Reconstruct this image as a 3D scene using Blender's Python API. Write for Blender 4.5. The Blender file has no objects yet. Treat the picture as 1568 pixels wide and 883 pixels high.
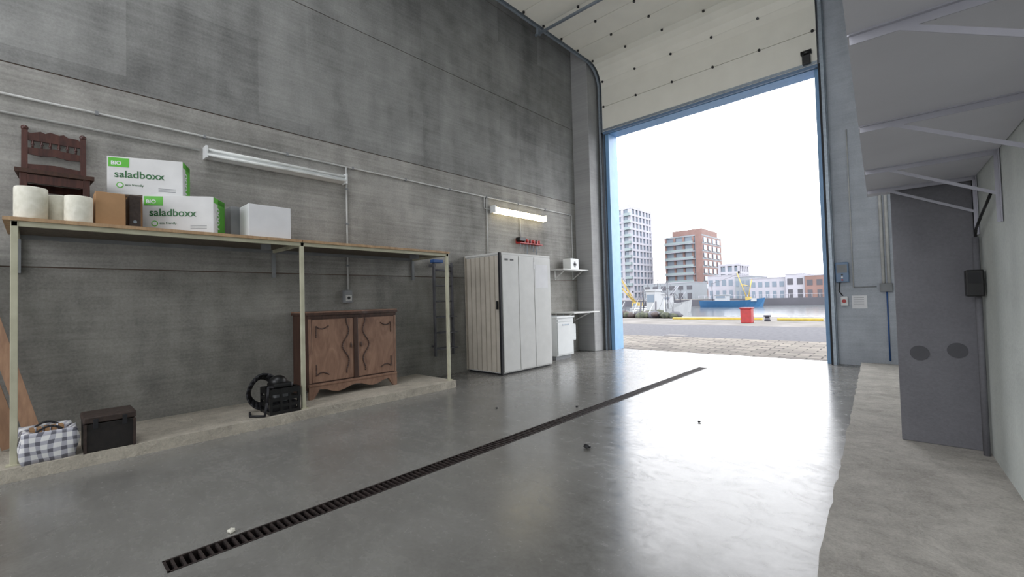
import bpy, bmesh, math, random
from mathutils import Vector, Matrix
random.seed(4)
S=bpy.context.scene
try:
    S.view_settings.view_transform='Standard'
    S.view_settings.look='None'
except Exception: pass
# ------------------------------------------------------------------ materials
def lin(c):
    return tuple(((v/12.92) if v<=0.04045 else ((v+0.055)/1.055)**2.4) for v in c)
def newmat(name):
    m=bpy.data.materials.new(name); m.use_nodes=True
    nt=m.node_tree; p=nt.nodes['Principled BSDF']
    return m,nt,p
def M(name,c1,c2=None,scale=6.0,rough=.6,metal=0.0,bump=0.0,stretch=(1,1,1),emit=None,spec=None,detail=5):
    """simple procedural material: noise between two sRGB colours"""
    m,nt,p=newmat(name); N=nt.nodes; L=nt.links
    if c2 is None: c2=tuple(v*.88 for v in c1)
    tc=N.new('ShaderNodeTexCoord'); mp=N.new('ShaderNodeMapping'); mp.inputs['Scale'].default_value=stretch
    L.new(tc.outputs['Object'],mp.inputs['Vector'])
    n=N.new('ShaderNodeTexNoise'); n.inputs['Scale'].default_value=scale; n.inputs['Detail'].default_value=detail
    L.new(mp.outputs[0],n.inputs['Vector'])
    r=N.new('ShaderNodeValToRGB'); r.color_ramp.elements[0].position=.32; r.color_ramp.elements[1].position=.68
    r.color_ramp.elements[0].color=(*lin(c2),1); r.color_ramp.elements[1].color=(*lin(c1),1)
    L.new(n.outputs['Fac'],r.inputs[0]); L.new(r.outputs[0],p.inputs['Base Color'])
    p.inputs['Roughness'].default_value=rough; p.inputs['Metallic'].default_value=metal
    if spec is not None: p.inputs['Specular IOR Level'].default_value=spec
    if bump>0:
        b=N.new('ShaderNodeBump'); b.inputs['Strength'].default_value=bump; b.inputs['Distance'].default_value=.02
        L.new(n.outputs['Fac'],b.inputs['Height']); L.new(b.outputs[0],p.inputs['Normal'])
    if emit:
        p.inputs['Emission Color'].default_value=(*emit[:3],1); p.inputs['Emission Strength'].default_value=emit[3]
    return m
def mathn(nt,op,a,b=None,c=None):
    n=nt.nodes.new('ShaderNodeMath'); n.operation=op
    for i,v in enumerate((a,b,c)):
        if v is None: continue
        if isinstance(v,(int,float)): n.inputs[i].default_value=v
        else: nt.links.new(v,n.inputs[i])
    return n.outputs[0]
def noise(nt,vec,scale,detail=5,dist=0,stretch=None,rough=.55):
    if stretch:
        mp=nt.nodes.new('ShaderNodeMapping'); mp.inputs['Scale'].default_value=stretch
        nt.links.new(vec,mp.inputs['Vector']); vec=mp.outputs[0]
    n=nt.nodes.new('ShaderNodeTexNoise'); n.inputs['Scale'].default_value=scale; n.inputs['Detail'].default_value=detail
    n.inputs['Distortion'].default_value=dist; n.inputs['Roughness'].default_value=rough
    nt.links.new(vec,n.inputs['Vector']); return n.outputs['Fac']
def concrete(name,dark,light,axis='Y',panel=.14,streak=1.0,bw=1.25,bh=.92,bump=.35,rough=.85,hzw=.5):
    m,nt,p=newmat(name); N=nt.nodes; L=nt.links
    tc=N.new('ShaderNodeTexCoord'); sp=N.new('ShaderNodeSeparateXYZ'); L.new(tc.outputs['Object'],sp.inputs[0])
    cb=N.new('ShaderNodeCombineXYZ'); L.new(sp.outputs[axis],cb.inputs[0]); L.new(sp.outputs['Z'],cb.inputs[1])
    v=cb.outputs[0]
    big=noise(nt,v,.55,4,.4); mid=noise(nt,v,3.5,8,.3); fine=noise(nt,v,45,7,0,None,.7)
    st=noise(nt,v,1.0,6,.2,(2.6,.32,1)); hz=noise(nt,v,1.0,4,.15,(.8,24,1))
    br=N.new('ShaderNodeTexBrick'); L.new(v,br.inputs['Vector']); br.inputs['Scale'].default_value=1
    br.inputs['Brick Width'].default_value=bw; br.inputs['Row Height'].default_value=bh
    br.inputs['Mortar Size'].default_value=0.0; br.inputs['Color1'].default_value=(0,0,0,1); br.inputs['Color2'].default_value=(1,1,1,1)
    br.inputs['Mortar'].default_value=(.5,.5,.5,1)
    sb=N.new('ShaderNodeSeparateXYZ'); L.new(br.outputs['Color'],sb.inputs[0])
    def term(x,w): return mathn(nt,'MULTIPLY',mathn(nt,'SUBTRACT',x,.5),w)
    f=mathn(nt,'ADD',term(big,1.2),.5)
    for x,w in ((mid,.8),(fine,.9),(st,streak),(hz,hzw),(sb.outputs[0],panel)):
        f=mathn(nt,'ADD',f,term(x,w))
    mx=N.new('ShaderNodeMix'); mx.data_type='RGBA'; mx.clamp_factor=True
    L.new(f,mx.inputs[0]); mx.inputs[6].default_value=(*lin(dark),1); mx.inputs[7].default_value=(*lin(light),1)
    L.new(mx.outputs[2],p.inputs['Base Color']); p.inputs['Roughness'].default_value=rough
    p.inputs['Specular IOR Level'].default_value=.3
    h=mathn(nt,'ADD',mathn(nt,'MULTIPLY',hz,.45),mathn(nt,'ADD',fine,mathn(nt,'MULTIPLY',mid,.8)))
    b=N.new('ShaderNodeBump'); b.inputs['Strength'].default_value=bump; b.inputs['Distance'].default_value=.012
    L.new(h,b.inputs['Height']); L.new(b.outputs[0],p.inputs['Normal'])
    return m
def ground(name,dark,light,bump=.7):
    m,nt,p=newmat(name); N=nt.nodes; L=nt.links
    tc=N.new('ShaderNodeTexCoord'); v=tc.outputs['Object']
    a=noise(nt,v,1.6,6,1.2); c=noise(nt,v,9,8,.5,None,.65); d=noise(nt,v,70,5,0,None,.7); e=noise(nt,v,4,8,3.0)
    f=mathn(nt,'ADD',.55,0.0)
    for x,w in ((a,.8),(c,.8),(d,1.0),(e,.5)): f=mathn(nt,'ADD',f,mathn(nt,'MULTIPLY',mathn(nt,'SUBTRACT',x,.5),w))
    mx=N.new('ShaderNodeMix'); mx.data_type='RGBA'; mx.clamp_factor=True
    L.new(f,mx.inputs[0]); mx.inputs[6].default_value=(*lin(dark),1); mx.inputs[7].default_value=(*lin(light),1)
    L.new(mx.outputs[2],p.inputs['Base Color']); p.inputs['Roughness'].default_value=.85; p.inputs['Specular IOR Level'].default_value=.3
    b=N.new('ShaderNodeBump'); b.inputs['Strength'].default_value=bump; b.inputs['Distance'].default_value=.02
    L.new(mathn(nt,'ADD',mathn(nt,'MULTIPLY',d,.35),mathn(nt,'ADD',c,e)),b.inputs['Height']); L.new(b.outputs[0],p.inputs['Normal'])
    return m
def floor_mat():
    m,nt,p=newmat('polished_concrete'); N=nt.nodes; L=nt.links
    tc=N.new('ShaderNodeTexCoord'); v=tc.outputs['Object']
    big=noise(nt,v,.45,5,.8); mid=noise(nt,v,2.2,7,.6); fine=noise(nt,v,40,6,0,None,.65); sc=noise(nt,v,5,9,3.0,None,.62)
    scr=noise(nt,v,2.2,9,1.0,(1,3.2,1),.7)
    def term(x,w): return mathn(nt,'MULTIPLY',mathn(nt,'SUBTRACT',x,.5),w)
    f=mathn(nt,'ADD',term(big,1.6),.5)
    for x,w in ((mid,.9),(fine,.7),(sc,.35),(scr,.4)): f=mathn(nt,'ADD',f,term(x,w))
    mx=N.new('ShaderNodeMix'); mx.data_type='RGBA'; mx.clamp_factor=True
    L.new(f,mx.inputs[0]); mx.inputs[6].default_value=(*lin((.40,.395,.38)),1); mx.inputs[7].default_value=(*lin((.55,.545,.53)),1)
    L.new(mx.outputs[2],p.inputs['Base Color'])
    ro=N.new('ShaderNodeMapRange'); L.new(mathn(nt,'ADD',mathn(nt,'MULTIPLY',sc,.4),mathn(nt,'ADD',mathn(nt,'MULTIPLY',scr,.4),mathn(nt,'MULTIPLY',big,.25))),ro.inputs[0])
    ro.inputs[1].default_value=.42; ro.inputs[2].default_value=.66; ro.inputs[3].default_value=.17; ro.inputs[4].default_value=.33
    L.new(ro.outputs[0],p.inputs['Roughness']); p.inputs['Specular IOR Level'].default_value=.62
    b=N.new('ShaderNodeBump'); b.inputs['Strength'].default_value=.022; b.inputs['Distance'].default_value=.01
    L.new(mathn(nt,'ADD',mathn(nt,'MULTIPLY',sc,1.0),mathn(nt,'MULTIPLY',fine,.4)),b.inputs['Height']); L.new(b.outputs[0],p.inputs['Normal'])
    return m
def paver_mat():
    m,nt,p=newmat('brick_pavers'); N=nt.nodes; L=nt.links
    tc=N.new('ShaderNodeTexCoord')
    br=N.new('ShaderNodeTexBrick'); L.new(tc.outputs['Object'],br.inputs['Vector']); br.inputs['Scale'].default_value=1
    br.inputs['Brick Width'].default_value=.44; br.inputs['Row Height'].default_value=.22; br.inputs['Mortar Size'].default_value=.016
    br.inputs['Color1'].default_value=(*lin((.46,.44,.41)),1); br.inputs['Color2'].default_value=(*lin((.36,.34,.325)),1)
    br.inputs['Mortar'].default_value=(*lin((.20,.19,.18)),1)
    L.new(br.outputs['Color'],p.inputs['Base Color']); p.inputs['Roughness'].default_value=.9; p.inputs['Specular IOR Level'].default_value=.15
    return m
def plaid_mat():
    m,nt,p=newmat('plaid_woven_plastic'); N=nt.nodes; L=nt.links
    tc=N.new('ShaderNodeTexCoord'); sp=N.new('ShaderNodeSeparateXYZ'); L.new(tc.outputs['Object'],sp.inputs[0])
    u=mathn(nt,'ADD',sp.outputs['Y'],sp.outputs['X'])
    a=mathn(nt,'GREATER_THAN',mathn(nt,'SINE',mathn(nt,'MULTIPLY',u,95)),.2)
    b=mathn(nt,'GREATER_THAN',mathn(nt,'SINE',mathn(nt,'MULTIPLY',sp.outputs['Z'],95)),.2)
    f=mathn(nt,'MULTIPLY',mathn(nt,'ADD',a,b),.5)
    r=N.new('ShaderNodeValToRGB'); r.color_ramp.elements[0].color=(*lin((.93,.93,.93)),1); r.color_ramp.elements[1].color=(*lin((.42,.42,.46)),1)
    e=r.color_ramp.elements.new(.5); e.color=(*lin((.72,.72,.76)),1)
    L.new(f,r.inputs[0]); L.new(r.outputs[0],p.inputs['Base Color']); p.inputs['Roughness'].default_value=.45
    return m
def wood_mat(name,c1,c2,rough=.4,burl=True):
    m,nt,p=newmat(name); N=nt.nodes; L=nt.links
    tc=N.new('ShaderNodeTexCoord'); v=tc.outputs['Object']
    a=noise(nt,v,3.0,6,3.0 if burl else .6,(1,1.5,.6) if burl else (8,8,.8))
    b=noise(nt,v,40,4,0,(1,3,.3))
    f=mathn(nt,'ADD',mathn(nt,'MULTIPLY',a,.8),mathn(nt,'MULTIPLY',b,.25))
    r=N.new('ShaderNodeValToRGB'); r.color_ramp.elements[0].position=.35; r.color_ramp.elements[1].position=.7
    r.color_ramp.elements[0].color=(*lin(c2),1); r.color_ramp.elements[1].color=(*lin(c1),1)
    L.new(f,r.inputs[0]); L.new(r.outputs[0],p.inputs['Base Color']); p.inputs['Roughness'].default_value=rough
    return m

m_wallA=concrete('concrete_wall_lower',(.42,.415,.40),(.67,.66,.635))
m_wallB=concrete('concrete_wall_mid',(.47,.465,.45),(.72,.71,.69),panel=.12,hzw=.8)
m_wallC=concrete('concrete_wall_upper',(.42,.42,.415),(.64,.64,.63),panel=.32)
m_wallX=concrete('concrete_wall_gate',(.60,.62,.65),(.76,.78,.81),axis='X')
m_wallR=concrete('concrete_wall_right',(.76,.78,.77),(.90,.92,.90),streak=.9,hzw=.1)
m_seam=M('dark_joint',(.38,.31,.27))
m_col=concrete('concrete_column',(.54,.54,.54),(.68,.68,.68),panel=0)
m_ledge=ground('rough_ledge_concrete',(.52,.495,.46),(.82,.79,.73))
m_ledgeR=ground('rough_kerb_concrete',(.50,.485,.46),(.80,.78,.75),bump=.8)
m_floor=floor_mat()
m_ceil=M('ceiling_concrete',(.52,.52,.51),rough=.9)
m_pier=concrete('dark_pier_concrete',(.40,.40,.42),(.52,.52,.54),axis='X',panel=0,streak=.6,hzw=.1,rough=.7)
m_pierspot=M('pier_spot',(.30,.30,.32))
m_galv=M('galvanised_steel',(.62,.66,.70),(.54,.58,.62),rough=.4,metal=.4,scale=20)
m_pvc=M('grey_pvc',(.80,.80,.79),rough=.5)
m_dark=M('dark_rubber',(.10,.10,.12),rough=.6)
m_black=M('black_plastic',(.08,.08,.085),rough=.4)
m_trunk=M('dark_leather',(.14,.12,.115),(.09,.08,.078),scale=25,rough=.5,bump=.2)
m_trunkl=M('brown_leather_lid',(.26,.21,.19),(.19,.15,.135),scale=25,rough=.5,bump=.2)
m_white=M('white_enamel',(.88,.89,.89),(.86,.87,.87),rough=.35)
m_offw=M('off_white_lacquer',(.84,.84,.83),(.81,.81,.80),rough=.45)
m_beige=M('beige_tambour',(.72,.69,.64),(.68,.65,.60),rough=.5)
m_blue=M('blue_painted_steel',(.52,.68,.84),(.48,.64,.80),rough=.4)
m_doorp=M('door_panel_cream',(.93,.92,.88),(.91,.90,.86),rough=.5,scale=3)
m_post=M('pale_green_grey_post',(.78,.77,.68),(.70,.69,.60),rough=.5)
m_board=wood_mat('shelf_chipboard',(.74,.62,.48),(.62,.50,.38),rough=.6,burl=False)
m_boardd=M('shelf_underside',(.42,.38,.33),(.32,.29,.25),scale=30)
m_drain=M('rusty_iron',(.26,.22,.21),(.14,.12,.12),rough=.6,metal=.3,scale=30)
m_void=M('drain_dark',(.05,.05,.05),rough=.9)
m_dress=wood_mat('walnut_veneer',(.62,.49,.41),(.47,.35,.29),rough=.4)
m_dressd=wood_mat('dark_walnut',(.33,.23,.19),(.22,.15,.12),rough=.4,burl=False)
m_chair=wood_mat('chair_wood',(.35,.21,.18),(.22,.13,.12),rough=.35,burl=False)
m_seat=M('chair_rush_seat',(.30,.19,.14),(.20,.12,.09),scale=40)
m_card=M('cardboard',(.70,.55,.40),(.64,.50,.36),rough=.8)
m_cardw=M('white_cardboard',(.90,.90,.91),(.87,.87,.88),rough=.6)
m_cardwall=M('white_carton_print',(.86,.86,.86),(.82,.82,.82),rough=.6)
m_green=M('green_print',(.36,.72,.20),(.33,.68,.18),rough=.5)
m_tgreen=M('green_ink',(.16,.42,.22),rough=.5)
m_paper=M('tissue_paper',(.93,.92,.87),(.86,.85,.79),scale=20,rough=.8,bump=.3)
m_greyb=M('grey_box',(.55,.56,.57),rough=.6)
m_red=M('red_plastic',(.72,.12,.10),(.62,.10,.09),rough=.4)
m_orange=M('wood_plank',(.66,.52,.41),(.56,.43,.34),rough=.6,stretch=(6,6,.6))
m_plaid=plaid_mat()
m_tubeoff=M('tube_glass_off',(.90,.91,.90),rough=.2)
m_tubeon=M('tube_glass_lit',(1,.97,.85),rough=.3,emit=(1,.86,.55,4.5))
m_ctrl=M('control_box_blue',(.42,.52,.64),(.38,.48,.60),rough=.4)
m_cable=M('blue_cable',(.20,.36,.60),rough=.5)
m_ladder=M('grey_ladder_steel',(.46,.46,.48),(.34,.34,.36),rough=.45,metal=.3)
m_clear=M('pale_grey_board',(.87,.87,.90),(.84,.84,.87),rough=.6,scale=2)
m_brk=M('bracket_grey',(.74,.74,.78),(.70,.70,.74),rough=.5)
# exterior
m_pav=paver_mat()
m_asph=M('asphalt',(.34,.34,.355),(.29,.29,.305),scale=8,rough=.95,spec=.1)
m_quay=M('quay_concrete',(.43,.42,.41),(.34,.33,.32),scale=1,rough=.95,spec=.1)
m_yel=M('yellow_paint',(.62,.54,.20),(.54,.47,.18))
m_ycr=M('crane_yellow',(.62,.54,.26),(.56,.48,.24),scale=.5)
m_rede=M('red_paint_ext',(.52,.11,.11),(.46,.10,.10))
m_bwht=M('building_pale',(.56,.56,.59),(.52,.52,.55),scale=.2,rough=.9)  # building colours made lighter, putting distance haze into them
m_bglass=M('building_glass',(.35,.40,.45),(.30,.35,.40),scale=.1,rough=.3)
m_bbrick=M('building_brick',(.45,.36,.345),(.41,.33,.31),scale=.5,rough=.9)
m_bgrey=M('building_grey',(.46,.48,.50),(.43,.45,.47),scale=.1,rough=.9)
m_bgreen=M('balcony_glass',(.40,.45,.46),(.37,.42,.43),scale=.3,rough=.3)
m_bdark=M('building_dark',(.24,.24,.27),scale=.3)
m_hull=M('blue_hull',(.15,.33,.48),(.13,.29,.44),scale=.3)
m_hullw=M('white_hull',(.55,.56,.57),(.50,.51,.52),scale=.3)
m_net=M('fishing_net',(.30,.31,.25),(.16,.18,.16),scale=6,rough=.95)
mw,nt,p=newmat('harbour_water'); p.inputs['Base Color'].default_value=(.07,.08,.085,1); p.inputs['Roughness'].default_value=.12
tcn=nt.nodes.new('ShaderNodeTexCoord'); hh=noise(nt,tcn.outputs['Object'],1.5,4,0,(1,2,1)); bb=nt.nodes.new('ShaderNodeBump')
bb.inputs['Strength'].default_value=.3; bb.inputs['Distance'].default_value=.05; nt.links.new(hh,bb.inputs['Height']); nt.links.new(bb.outputs[0],p.inputs['Normal'])
m_water=mw

# ------------------------------------------------------------------ mesh builder
class B:
    def __init__(s,name): s.name=name; s.bm=bmesh.new(); s.mats=[]
    def mi(s,m):
        if m not in s.mats: s.mats.append(m)
        return s.mats.index(m)
    def _add(s,vs,m,smooth=False):
        fs=set()
        for v in vs:
            for f in v.link_faces: fs.add(f)
        i=s.mi(m)
        for f in fs:
            f.material_index=i
            if smooth and len(f.verts)==4: f.smooth=True
        return fs
    def box(s,x0,x1,y0,y1,z0,z1,m,bev=0,mat=None):
        c=Matrix.Translation(((x0+x1)/2,(y0+y1)/2,(z0+z1)/2))@Matrix.Diagonal((abs(x1-x0),abs(y1-y0),abs(z1-z0),1))
        if mat is not None: c=mat@c
        r=bmesh.ops.create_cube(s.bm,size=1,matrix=c); vs=r['verts']; s._add(vs,m)
        if bev>0:
            es=list({e for v in vs for e in v.link_edges})
            rr=bmesh.ops.bevel(s.bm,geom=es,offset=bev,segments=2,affect='EDGES',profile=.5)
            i=s.mi(m)
            for f in rr['faces']: f.material_index=i
    def beam(s,p1,p2,w,h,m,up=(0,0,1)):
        p1=Vector(p1); p2=Vector(p2); d=(p2-p1); L=d.length; z=d.normalized(); u=Vector(up)
        if abs(z.dot(u))>.98: u=Vector((1,0,0))
        x=u.cross(z).normalized(); y=z.cross(x)
        R=Matrix((x,y,z)).transposed().to_4x4(); R.translation=(p1+p2)/2
        r=bmesh.ops.create_cube(s.bm,size=1,matrix=R@Matrix.Diagonal((w,h,L,1))); s._add(r['verts'],m)
    def cyl(s,p1,p2,r,m,seg=12,r2=None,caps=True):
        p1=Vector(p1); p2=Vector(p2); d=p2-p1; q=d.to_track_quat('Z','Y').to_matrix().to_4x4(); q.translation=(p1+p2)/2
        o=bmesh.ops.create_cone(s.bm,cap_ends=caps,segments=seg,radius1=r,radius2=r if r2 is None else r2,depth=d.length,matrix=q)
        s._add(o['verts'],m,True)
    def ball(s,c,r,m,sc=(1,1,1),seg=12):
        o=bmesh.ops.create_uvsphere(s.bm,u_segments=seg,v_segments=max(6,seg//2),radius=r,matrix=Matrix.Translation(c)@Matrix.Diagonal((*sc,1)))
        for f in s._add(o['verts'],m): f.smooth=True
        return o['verts']
    def tube(s,pts,r,m,seg=8):
        for a,b in zip(pts[:-1],pts[1:]): s.cyl(a,b,r,m,seg)
        for a in pts[1:-1]: s.ball(a,r,m,seg=8)
    def prism(s,poly,axis,a0,a1,m):
        def P(p,a):
            return {'x':(a,p[0],p[1]),'y':(p[0],a,p[1]),'z':(p[0],p[1],a)}[axis]
        A=[s.bm.verts.new(P(p,a0)) for p in poly]; C=[s.bm.verts.new(P(p,a1)) for p in poly]; n=len(poly); i=s.mi(m); fs=[]
        fs.append(s.bm.faces.new(A)); fs.append(s.bm.faces.new(C[::-1]))
        for k in range(n): fs.append(s.bm.faces.new((A[k],C[k],C[(k+1)%n],A[(k+1)%n])))
        for f in fs: f.material_index=i
        bmesh.ops.recalc_face_normals(s.bm,faces=fs)
    def done(s,center=True,loc=None,rotz=0,xf=None):
        if xf is not None: bmesh.ops.transform(s.bm,matrix=xf,verts=s.bm.verts)
        me=bpy.data.meshes.new(s.name); 
        o=bpy.data.objects.new(s.name,me); bpy.context.collection.objects.link(o)
        if loc is None and center and len(s.bm.verts):
            xs=[v.co.x for v in s.bm.verts]; ys=[v.co.y for v in s.bm.verts]; zs=[v.co.z for v in s.bm.verts]
            c=Vector(((min(xs)+max(xs))/2,(min(ys)+max(ys))/2,min(zs)))
            bmesh.ops.translate(s.bm,vec=-c,verts=s.bm.verts); o.location=c
        elif loc is not None:
            o.location=loc; o.rotation_euler=(0,0,rotz)
        s.bm.to_mesh(me); s.bm.free()
        for m in s.mats: me.materials.append(m)
        return o
def text(body,size,local,axes,mat,parent,name='label_text'):
    cu=bpy.data.curves.new(name,'FONT'); cu.body=body; cu.size=size; cu.extrude=.0006; cu.offset=.0012 if size>.03 else 0
    o=bpy.data.objects.new(name,cu); bpy.context.collection.objects.link(o); cu.materials.append(mat)
    R=Matrix([Vector(a) for a in axes]).transposed().to_4x4(); R.translation=Vector(local)
    o.parent=parent; o.matrix_local=R
    return o
AX_X=((0,1,0),(0,0,1),(1,0,0))      # text on a +x face

WX=-5.95; GY=9.35; CZ=8.0; BY=-6.0
def RX(y): return .36-.045*(y-4.3)
def LX(y): return -.334-.048*(y-2.13)
# ------------------------------------------------------------------ room shell
b=B('floor'); dx0,dx1,dy0,dy1=-2.79,-2.65,.42,7.75
b.box(-6.25,dx0,BY,9.62,-.25,0,m_floor); b.box(dx1,1.2,BY,9.62,-.25,0,m_floor)
b.box(dx0,dx1,BY,dy0,-.25,0,m_floor); b.box(dx0,dx1,dy1,9.62,-.25,0,m_floor); b.box(dx0,dx1,dy0,dy1,-.25,-.1,m_void)
b.done(center=False)
b=B('floor_drain_channel')
b.box(dx0,dx0+.012,dy0,dy1,-.1,.003,m_drain); b.box(dx1-.012,dx1,dy0,dy1,-.1,.003,m_drain)
b.box(dx0,dx1,dy0,dy0+.012,-.1,.003,m_drain); b.box(dx0,dx1,dy1-.012,dy1,-.1,.003,m_drain)
y=dy0+.03
while y<dy1-.02:
    b.box(dx0+.012,dx1-.012,y,y+.012,-.02,.001,m_drain); y+=.038
b.done()
b=B('wall_left')
zs=[0,1.67,3.52,5.32,7.12,CZ]; ms=[m_wallA,m_wallB,m_wallC,m_wallC,m_wallC]
for k in range(5):
    b.box(WX-.2,WX,BY,9.62,zs[k]+(.006 if k else 0),zs[k+1]-.006,ms[k])
    if k: b.box(WX-.2,WX-.010,BY,9.62,zs[k]-.006,zs[k]+.006,m_seam)
b.done(center=False)
b=B('wall_gate')
b.box(WX,-5.31,GY,9.62,0,CZ,m_wallX); b.prism([(-1.135,GY),(RX(GY),GY),(RX(GY),9.62),(-1.135,9.62)],'z',0,CZ,m_wallX)
b.box(-5.31,-1.135,GY,9.62,5.22,CZ,m_wallX)
b.done(center=False)
b=B('wall_right')
b.prism([(RX(BY),BY),(RX(9.62),9.62),(RX(9.62)+.25,9.62),(RX(BY)+.25,BY)],'z',0,CZ,m_wallR); b.done(center=False)
b=B('wall_back')
b.box(WX,RX(BY),BY-.2,BY,0,1.2,m_wallX); b.box(WX,RX(BY),BY-.2,BY,5.8,CZ,m_wallX)
b.box(WX,-5.2,BY-.2,BY,1.2,5.8,m_wallX); b.box(0.1,RX(BY),BY-.2,BY,1.2,5.8,m_wallX); b.done(center=False)
b=B('fill_window')  # unseen window behind the camera, added as interior fill light
for x in (-5.2,-3.9,-2.6,-1.3,.04): b.box(x,x+.06,BY-.14,BY-.06,1.2,5.8,m_galv)
for z in (1.2,2.7,4.2,5.74): b.box(-5.2,.1,BY-.13,BY-.07,z,z+.06,m_galv)
b.done()
b=B('ceiling')
sx0,sx1,sy0,sy1=-4.6,-1.4,-3.0,1.2  # unseen roof opening, added to let fill light into the room
b.box(-6.25,1.2,BY-.2,sy0,CZ,CZ+.25,m_ceil); b.box(-6.25,1.2,sy1,9.62,CZ,CZ+.25,m_ceil)
b.box(-6.25,sx0,sy0,sy1,CZ,CZ+.25,m_ceil); b.box(sx1,1.2,sy0,sy1,CZ,CZ+.25,m_ceil); b.done(center=False)
b=B('fill_skylight_frame')  # bars across the added roof opening
for k in range(6):
    yy=sy0+k*(sy1-sy0-.06)/5; b.box(sx0,sx1,yy,yy+.06,CZ+.1,CZ+.18,m_galv)
for x in (sx0,sx1-.06): b.box(x,x+.06,sy0,sy1,CZ+.1,CZ+.18,m_galv)
b.done()
# ledges
b=B('ledge_left')
n=60; pts=[]
for k in range(n+1):
    y=BY+(4.14-BY)*k/n; pts.append((-4.96+random.uniform(-.012,.012),y))
b.prism(pts+[(WX,4.14),(WX,BY)],'z',0,.10,m_ledge); b.done(center=False)
b=B('ledge_right')
pts=[]
for k in range(121):
    y=BY+(8.95-BY)*k/120; pts.append((LX(y)+random.uniform(-.008,.008),y))
b.prism(pts+[(RX(8.95),8.95),(RX(BY),BY)],'z',0,.10,m_ledgeR)
b.done(center=False)
b=B('concrete_column'); b.box(WX,-5.5,8.78,GY,0,CZ,m_col,bev=.015); b.done()
b=B('concrete_pier')
b.box(-.11,RX(4.9)-.005,4.5,4.85,.10,2.03,m_pier,bev=.006)
for (x,z) in ((.013,.77),(.214,.80)): b.cyl((x,4.496,z),(x,4.505,z),.055,m_pierspot,24)
b.done()
# ------------------------------------------------------------------ gate frame, sectional door
b=B('gate_frame')
b.box(-5.36,-5.27,9.30,9.40,0,5.18,m_blue); b.box(-5.31,-5.28,9.40,9.72,0,5.25,m_blue)
b.box(-1.155,-1.10,9.30,9.40,0,5.18,m_blue); b.box(-1.165,-1.135,9.40,9.72,0,5.25,m_blue); b.box(-5.36,-1.10,9.62,9.72,5.20,5.3,m_blue); b.box(-5.28,-1.165,9.36,9.62,5.20,5.22,m_blue)
b.done()
def path(s):
    v=1.08; R=.5; a=R*math.pi/2
    if s<v: return (9.2,5.2+s,0)
    if s<v+a:
        t=(s-v)/R; return (9.2-R+R*math.cos(t),5.2+v+R*math.sin(t),t)
    return (9.2-R-(s-v-a),5.2+v+R,math.pi/2)
b=B('sectional_overhead_door')
pl=.61
for k in range(9):
    s0=k*pl; s1=s0+pl-.008
    nn=4 if k in(1,2) else 1
    for q in range(nn):
        a=path(s0+(s1-s0)*q/nn); c=path(s0+(s1-s0)*(q+1)/nn)
        b.beam((-3.22,a[0],a[1]),(-3.22,c[0],c[1]),4.26,.04,m_doorp,up=(0,1,0) if abs(c[1]-a[1])>abs(c[0]-a[0]) else (0,0,1))
    if k>0:
        a=path(s0-.006); t=a[2]; nrm=Vector((0,-math.cos(t),-math.sin(t))); 
        for j in range(6):
            x=-5.3+j*4.16/5; p=Vector((x,a[0],a[1]))+nrm*.02
            b.cyl(p,p+nrm*.03,.024,m_black,10)
b.beam((-3.22,9.2,5.16),(-3.22,9.2,5.21),4.26,.05,m_ctrl,up=(0,1,0))
b.box(-5.35,-1.09,9.17,9.178,5.22,5.27,m_galv)
x=-1.24
b.box(x-.06,x+.06,9.10,9.18,5.24,5.40,m_black,bev=.01); b.cyl((x-.08,9.14,5.45),(x+.08,9.14,5.45),.04,m_black)
b.done()
b=B('door_track')
for x in (-5.42,-1.03):
    P2=[(9.2,0.0),(9.2,5.2),(9.2,5.7),(9.2,6.28)]+[path(1.08+.785*i/8)[:2] for i in range(1,9)]+[(4.4,6.78)]
    sx=-1 if x<-3 else 1
    for a,c in zip(P2[:-1],P2[1:]):
        up=(0,1,0) if abs(c[1]-a[1])>abs(c[0]-a[0]) else (0,0,1)
        b.beam((x,a[0],a[1]),(x,c[0],c[1]),.05,.07,m_galv,up=up)
    b.box(x-.035,x+.035,9.24,9.345,0,6.6,m_galv)
    w_=.006 if x<-3 else .014
    b.box(x-.035*sx-w_,x-.035*sx+w_,9.16,9.24,0,5.2,m_dark)
    for yy in (4.5,6.9): b.box(x-.02,x+.02,yy-.02,yy+.02,6.8,CZ-.002,m_galv)
    b.box(x-.02,x+.02,6.85,6.95,6.62,6.78,m_galv)
b.cyl((-5.5,6.9,6.64),(-.95,6.9,6.64),.03,m_galv,12)
b.cyl((-5.45,9.22,6.95),(-1.0,9.22,6.95),.03,m_galv,12)
b.cyl((-5.0,9.22,6.95),(-3.6,9.22,6.95),.06,m_black,14); b.cyl((-2.8,9.22,6.95),(-1.4,9.22,6.95),.06,m_black,14)
b.done()
# ------------------------------------------------------------------ left wall services
b=B('wall_conduit')
cx=WX+.018
b.cyl((cx,BY,3.22),(cx,8.6,3.22),.012,m_pvc,8); b.cyl((cx,BY,3.05),(cx,1.25,3.05),.012,m_pvc,8)
b.tube([(cx,3.0,3.22),(cx,3.0,1.455)],.012,m_pvc); b.tube([(cx,5.80,3.22),(cx,5.80,2.06)],.012,m_pvc)
b.tube([(cx,8.6,3.22),(cx,8.6,1.91)],.012,m_pvc); b.tube([(cx,6.75,2.92),(cx,6.75,2.55)],.012,m_pvc)
b.tube([(cx,5.74,3.22),(cx,5.74,3.0),(cx,5.88,3.0)],.01,m_pvc)
for k in range(16):
    y=-5+k*.9
    if y<8.6: b.box(WX,WX+.035,y-.012,y+.012,3.2,3.24,m_greyb)
for z in (2.9,2.4,1.8): b.box(WX,WX+.035,2.985,3.02,z-.012,z+.012,m_greyb)
b.done()
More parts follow.
